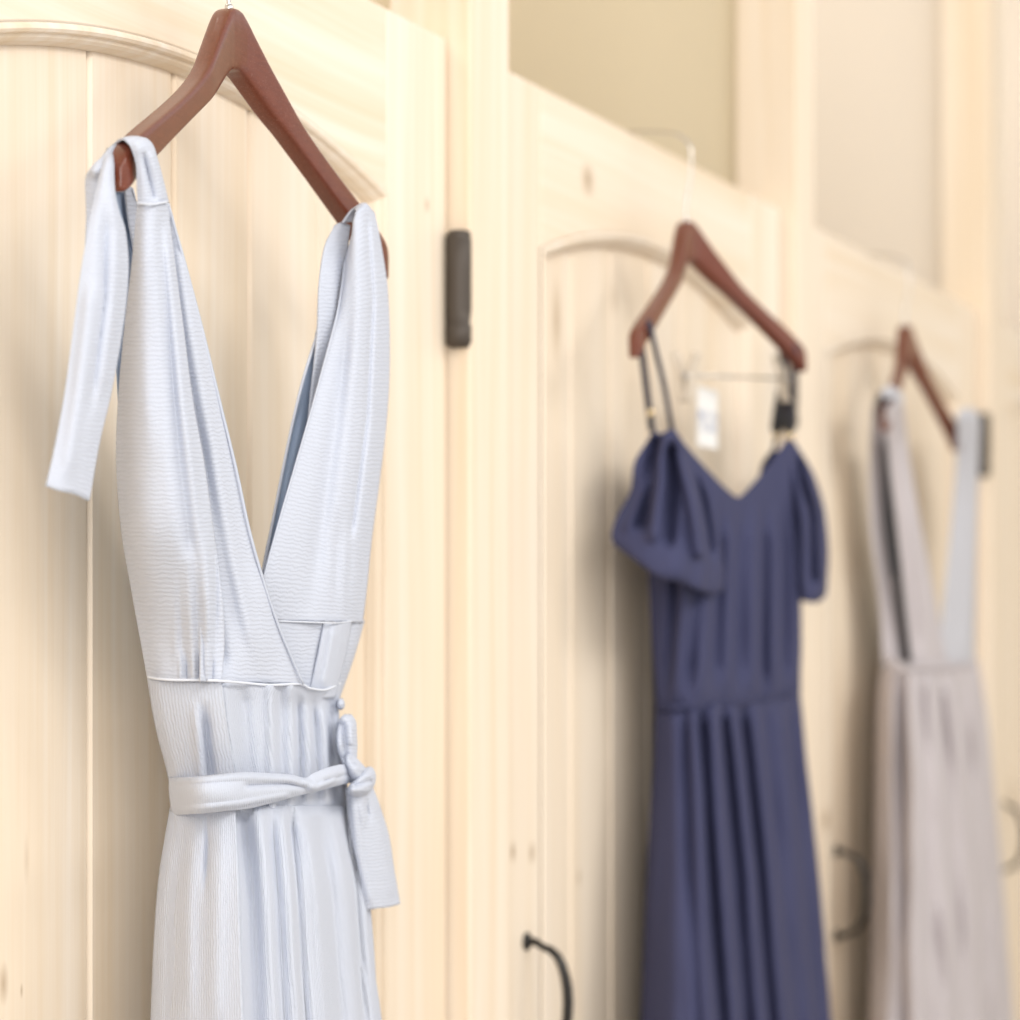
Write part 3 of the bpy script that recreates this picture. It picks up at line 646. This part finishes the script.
# ================================================================== dress 2, navy
g2 = thing('dress', 'navy blue dress with draped off-shoulder sleeves and thin straps on the middle door', 'dress', unk(690, 260, .07)); O2 = ROOTLOC[g2.name]
def tubular(y, L_, R_, wl, wf, wr, wb, yl=0, yr=0, n=11, knee=.3):
    fr = []
    for k in range(n + 1):
        s = k / n
        ww = wl + (wf - wl) * min(1, s / knee) ** .7 if s < knee else wf + (wr - wf) * max(0, (s - .7) / .3) ** 1.6
        fr.append((L_ + (R_ - L_) * s, y + yl * (1 - s) + yr * s, ww))
    W_ = R_ - L_
    return fr + [(R_ - .07 * W_, y + yr, wr - .014), (R_ - .35 * W_, y, wb), (R_ - .6 * W_, y, wb), (L_ + .1 * W_, y + yl, wb + .004)]
rows = [tubular(698, 656, 799, .035, .10, .095, .03, 12, -8), tubular(712, 655, 801, .034, .104, .097, .03, 8, -6), tubular(760, 654, 806, .032, .112, .1, .028), tubular(820, 650, 813, .03, .122, .105, .026), tubular(900, 646, 821, .028, .132, .11, .024),
        tubular(1025, 641, 831, .026, .142, .115, .022), tubular(1300, 628, 850, .026, .15, .12, .02), tubular(1740, 606, 880, .05, .155, .125, .02)]
cr = []
for (a, b, c, wd, am) in [(693, 700, 706, 5, .003), (699, 712, 722, 5, -.010), (712, 722, 734, 5, .006), (722, 738, 747, 5, -.010), (731, 750, 760, 5, .006), (741, 760, 772, 5, -.010), (752, 772, 786, 6, .006), (764, 783, 797, 5, -.006), (780, 796, 812, 6, .004), (790, 806, 820, 4, -.007), (676, 676, 674, 9, .003), (684, 690, 700, 5, -.003)]:
    cr.append(([(a, 705), ((a + b) / 2 + 1, 800), (b, 880), (c, 1025), (c + (c - a) * 1.2, 1500)], wd, am, .02))
sheet('skirt', rows, M_navy, g2, nu=150, nv=90, closed=True, creases=cr, front=.74, wob=.002, seed=40, cs=1.15)
# bodice, front edge follows the V neckline
def bod(y, L_, R_, wl, wf, wr, wb): return tubular(y, L_, R_, wl, wf, wr, wb)
fx = [650, 657, 664, 672, 690, 710, 728, 739, 756, 774, 785, 790]
fy = [470, 452, 440, 430, 451, 473, 491, 497, 480, 458, 442, 437]
r0 = [(x, y, ww) for x, y, ww in zip(fx, fy, [.055, .065, .076, .088, .096, .1, .1, .1, .1, .104, .108, .108])] + [(786, 446, .09), (770, 500, .05), (700, 500, .04), (658, 480, .045)]
rows = [r0, tubular(530, 648, 799, .04, .102, .108, .035), tubular(580, 649, 800, .038, .104, .106, .035), tubular(640, 652, 801, .036, .106, .102, .032), tubular(680, 655, 800, .035, .108, .1, .03, 8, -4), tubular(698, 656, 800, .035, .104, .097, .03, 11, -7), tubular(710, 656, 799, .034, .098, .093, .03, 8, -6)]
cr = []
for (a, b, wd, am) in [(680, 668, 5, -.004), (690, 676, 5, .003), (700, 690, 5, -.005), (712, 702, 5, .004), (722, 714, 5, -.006), (732, 726, 5, .004), (742, 738, 5, -.005), (754, 752, 5, .005), (764, 764, 4, -.006), (776, 774, 5, .005), (786, 784, 4, -.006), (795, 792, 3, .003)]:
    cr.append(([(a, 500), ((a + b) / 2, 600), (b, 680), (b, 705)], wd, am, .2))
sheet('bodice', rows, M_navy, g2, nu=130, nv=70, closed=True, creases=cr, front=.74, wob=.002, seed=42, cs=1.1)
wl = [(656, 709, .037), (670, 708, .072), (690, 706, .094), (720, 704, .103), (750, 700, .104), (775, 696, .103), (798, 691, .097)]
tube('waist_seam', smooth_path([unk(x, y, ww + .001) for x, y, ww in wl], 6), .0022, M_navy, g2, O2, 8)
# back neckline peak seen behind the front
rows = [[(651, 434, .05), (654, 431, .052), (658, 437, .052)], [(640, 460, .05), (655, 458, .05), (675, 462, .05)], [(632, 520, .05), (655, 520, .05), (690, 520, .05)]]
sheet('back_bodice', rows, M_navy, g2, nu=16, nv=20, seed=43)
rows = [[(770, 452, .07), (775, 449, .072), (781, 453, .074)], [(762, 465, .07), (772, 468, .07), (788, 470, .074)], [(756, 500, .07), (772, 500, .07), (792, 500, .07)]]
sheet('back_bodice', rows, M_navy, g2, nu=16, nv=20, seed=44)
# draped sleeves
rows = [[(650, 437, .062), (656, 432, .068), (662, 434, .076), (668, 430, .084), (674, 430, .09), (680, 438, .095)],
        [(634.5, 462, .05), (650, 462, .068), (663, 463, .088), (673, 460, .102), (683, 460, .108), (694, 465, .107)],
        [(631, 490, .045), (645, 492, .07), (662, 494, .1), (680, 492, .12), (695, 492, .123), (708, 495, .115)],
        [(619, 513, .04), (640, 520, .072), (662, 523, .108), (684, 522, .13), (702, 520, .132), (716, 522, .118)],
        [(612, 531, .038), (636, 542, .075), (660, 549, .112), (684, 552, .136), (706, 552, .138), (721, 550, .12)],
        [(613, 542, .038), (636, 556, .076), (660, 567, .112), (684, 572, .136), (706, 577, .138), (724, 576, .12)],
        [(621, 549, .04), (640, 564, .076), (660, 577, .108), (684, 583, .13), (705, 592, .132), (722, 592, .118)],
        [(638, 557, .045), (646, 566, .074), (662, 576, .1), (684, 581, .12), (702, 588, .122), (716, 588, .11)]]
cr = [([(657, 436), (650, 480), (638, 530)], 6, -.008, .05), ([(664, 436), (660, 480), (652, 545)], 6, .006, .1), ([(670, 440), (672, 490), (668, 550)], 6, -.010, .1), ([(676, 436), (690, 490), (700, 560)], 6, .008, .05), ([(680, 445), (702, 500), (712, 560)], 5, -.007, .1), ([(668, 434), (645, 490), (625, 535)], 4, .004, .1)]
sheet('sleeve', rows, M_navy, g2, nu=64, nv=60, creases=cr, seed=45, wob=.004)
rows = [[(786, 441, .104), (790, 438, .106), (794, 442, .108), (797, 447, .106)], [(789, 470, .103), (799, 468, .116), (808, 468, .12), (813, 474, .112)], [(793, 505, .1), (806, 503, .12), (818, 503, .126), (824, 510, .115)],
        [(796, 545, .098), (808, 544, .122), (821, 544, .128), (828, 548, .116)], [(797, 585, .098), (809, 588, .12), (821, 587, .126), (827, 583, .115)], [(798, 599, .098), (808, 602, .114), (818, 602, .12), (826, 595, .113)]]
sheet('sleeve', rows, M_navy, g2, nu=40, nv=60, creases=[([(795, 450), (812, 510), (815, 590)], 4, -.008, .1), ([(800, 460), (820, 520), (822, 590)], 4, .005, .1), ([(791, 450), (802, 520), (803, 600)], 4, .005, .1)], seed=47, wob=.004)
# thin straps over the hanger
def strap(pts, mat, r=.0022, name='shoulder_strap', flat=1.7): return tube(name, smooth_path([unk(*p) for p in pts], 5), r, mat, g2, O2, 8, flat)
strap([(652, 431, .052), (648, 400, .056), (643, 360, .06), (641, 340, .064), (643, 326, .07), (648, 321, .104), (651, 330, .112), (656, 352, .108), (664, 385, .092), (672, 430, .088)], M_navytrim, .0021)
strap([(774, 450, .072), (781, 410, .09), (786, 375, .105), (785, 356, .115), (789, 345, .158), (795, 351, .172), (793, 380, .15), (790, 410, .116), (790, 438, .107)], M_navytrim, .0024)
# elastic tabs hanging by the right strap
for (a, b) in (((781, 392, .085), (776, 431, .08)), ((789, 385, .108), (789, 431, .108))):
    A_, B_ = unk(*a), unk(*b); tube('strap_adjuster', [A_, (A_ + B_) / 2, B_], [.005, .006, .006], M_elastic, g2, O2, 10, 1.5)
M_gold = plain('gold_metal', (.85, .68, .42), .25, .9)
for p in ((651, 413, .0565), (790, 436, .110), (776, 436, .078)):
    c = unk(*p); tube('strap_ring', [c + Vector((0, 0, .004)), c - Vector((0, 0, .004))], .0036, M_gold, g2, O2, 10, 1.5)
# white tag pinned between the straps
def tag_mat():
    m = bpy.data.materials.new('tag_paper'); nt, N, L, p = nodes(m)
    tc = N.new('ShaderNodeTexCoord'); s = N.new('ShaderNodeSeparateXYZ'); L.new(tc.outputs['Generated'], s.inputs[0])
    br = N.new('ShaderNodeTexNoise'); br.inputs['Scale'].default_value = 9; mp = N.new('ShaderNodeMapping'); mp.inputs['Scale'].default_value = (1.6, 1, .55); L.new(tc.outputs['Generated'], mp.inputs[0]); L.new(mp.outputs[0], br.inputs[0])
    lo = math_node(nt, 'LESS_THAN', s.outputs[2], .62); hi = math_node(nt, 'GREATER_THAN', s.outputs[2], .25)
    f = math_node(nt, 'MULTIPLY', math_node(nt, 'MULTIPLY', lo, hi), math_node(nt, 'GREATER_THAN', br.outputs['Fac'], .5))
    L.new(mixc(nt, math_node(nt, 'MULTIPLY', f, .7), (.88, .87, .85), (.3, .33, .45)), p.inputs['Base Color']); p.inputs['Roughness'].default_value = .6
    return m
ta, tb = unk(694, 384, .045), unk(714, 447, .045)
tg = box('price_tag', ta.x, tb.x, -.0358, -.035, uz(704, 447, .035), uz(704, 388, .035), tag_mat(), bev=.0003)
tg['label'] = 'white paper price tag hanging behind the neckline of the navy dress'; tg['category'] = 'tag'

# ================================================================== dress 3, grey mauve
g3 = thing('dress', 'long grey mauve dress with deep V straps on the farthest door', 'dress', unk(905, 360, .07)); O3 = ROOTLOC[g3.name]
rows = [tubular(662, 886, 977, .045, .105, .09, .03), tubular(672, 881, 980, .04, .112, .092, .03), tubular(710, 877, 986, .034, .12, .095, .03), tubular(780, 875, 993, .03, .13, .1, .03), tubular(880, 873, 1002, .028, .14, .105, .03), tubular(1030, 868, 1014, .026, .15, .11, .03), tubular(1500, 850, 1040, .05, .16, .11, .03)]
cr = []
for (a, b, wd, am) in [(893, 890, 4, .004), (901, 903, 5, -.010), (910, 916, 5, .007), (920, 928, 5, -.008), (928, 944, 6, .008), (938, 958, 5, -.008), (947, 970, 6, .006), (958, 982, 5, -.007), (966, 994, 6, .005)]:
    cr.append(([(a, 668), ((a + b) / 2, 760), (b, 900), (b + (b - a) * .3, 1030), (b + (b - a) * .5, 1500)], wd, am, .03))
sheet('skirt', rows, M_grey, g3, nu=130, nv=70, closed=True, creases=cr, front=.74, wob=.003, seed=50, cs=.8)
rows = [[(886, 412, .118), (891, 404, .122), (898, 400, .124), (904, 408, .122)], [(888, 450, .086), (894, 448, .094), (901, 447, .097), (908, 450, .093)], [(896, 520, .086), (904, 520, .098), (912, 520, .1), (920, 522, .095)], [(904, 590, .086), (914, 590, .1), (925, 592, .103), (934, 594, .098)], [(912, 666, .09), (923, 667, .104), (936, 667, .106), (948, 668, .1)]]
sheet('front_strap', rows, M_grey, g3, nu=30, nv=50, seed=51, creases=[([(897, 410), (906, 520), (920, 660)], 4, -.005, .1)])
rows = [[(903, 408, .122), (897, 400, .124), (889, 397, .122), (884, 400, .118)], [(902, 395, .116), (896, 389, .116), (888, 386, .114), (881, 392, .11)], [(896, 395, .076), (890, 391, .076), (884, 391, .074), (877, 396, .072)], [(892, 410, .068), (887, 410, .068), (880, 410, .066), (874, 410, .064)]]
sheet('strap_loop', rows, M_greyblue, g3, nu=16, nv=20, seed=52)
rows = [[(873, 406, .064), (879, 405, .066), (884, 406, .068)], [(870, 450, .05), (878, 450, .052), (887, 450, .056)], [(871, 530, .042), (882, 530, .046), (892, 530, .05)], [(880, 605, .042), (889, 605, .05), (898, 605, .054)], [(883, 668, .045), (893, 662, .06), (904, 672, .07)]]
sheet('back_strap', rows, M_grey, g3, nu=14, nv=40, seed=53)
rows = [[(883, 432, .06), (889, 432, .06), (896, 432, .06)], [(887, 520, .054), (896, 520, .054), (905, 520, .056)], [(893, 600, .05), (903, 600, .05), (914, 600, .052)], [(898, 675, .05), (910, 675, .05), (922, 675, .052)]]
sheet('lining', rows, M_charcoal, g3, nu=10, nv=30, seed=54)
rows = [[(958, 420, .118), (965, 414, .124), (973, 414, .124), (980, 420, .118)], [(955, 480, .086), (963, 480, .096), (971, 480, .098), (978, 482, .088)], [(948, 560, .086), (957, 560, .096), (967, 560, .098), (976, 562, .088)], [(942, 620, .086), (953, 620, .096), (965, 620, .098), (975, 622, .088)], [(940, 668, .088), (950, 668, .1), (962, 668, .1), (974, 668, .09)]]
sheet('front_strap', rows, M_greyblue, g3, nu=26, nv=50, seed=55, creases=[([(966, 420), (962, 540), (955, 660)], 4, -.005, .1)])
rows = [[(958, 420, .118), (965, 414, .124), (973, 414, .124), (980, 420, .118)], [(957, 413, .112), (964, 409, .114), (972, 409, .114), (978, 414, .11)], [(956, 425, .076), (962, 425, .076), (969, 425, .074), (975, 425, .072)]]
sheet('strap_loop', rows, M_greyblue, g3, nu=14, nv=16, seed=56)
# gathered edge at the waist, rolled
wl = [(883, 664, .068), (890, 659, .082), (899, 666, .1), (908, 669, .109), (920, 667, .113), (935, 668, .114), (950, 667, .112), (965, 664, .104), (977, 662, .092)]
tube('waist_seam', smooth_path([unk(*p) for p in wl], 6), .0035, M_grey, g3, O3, 8)
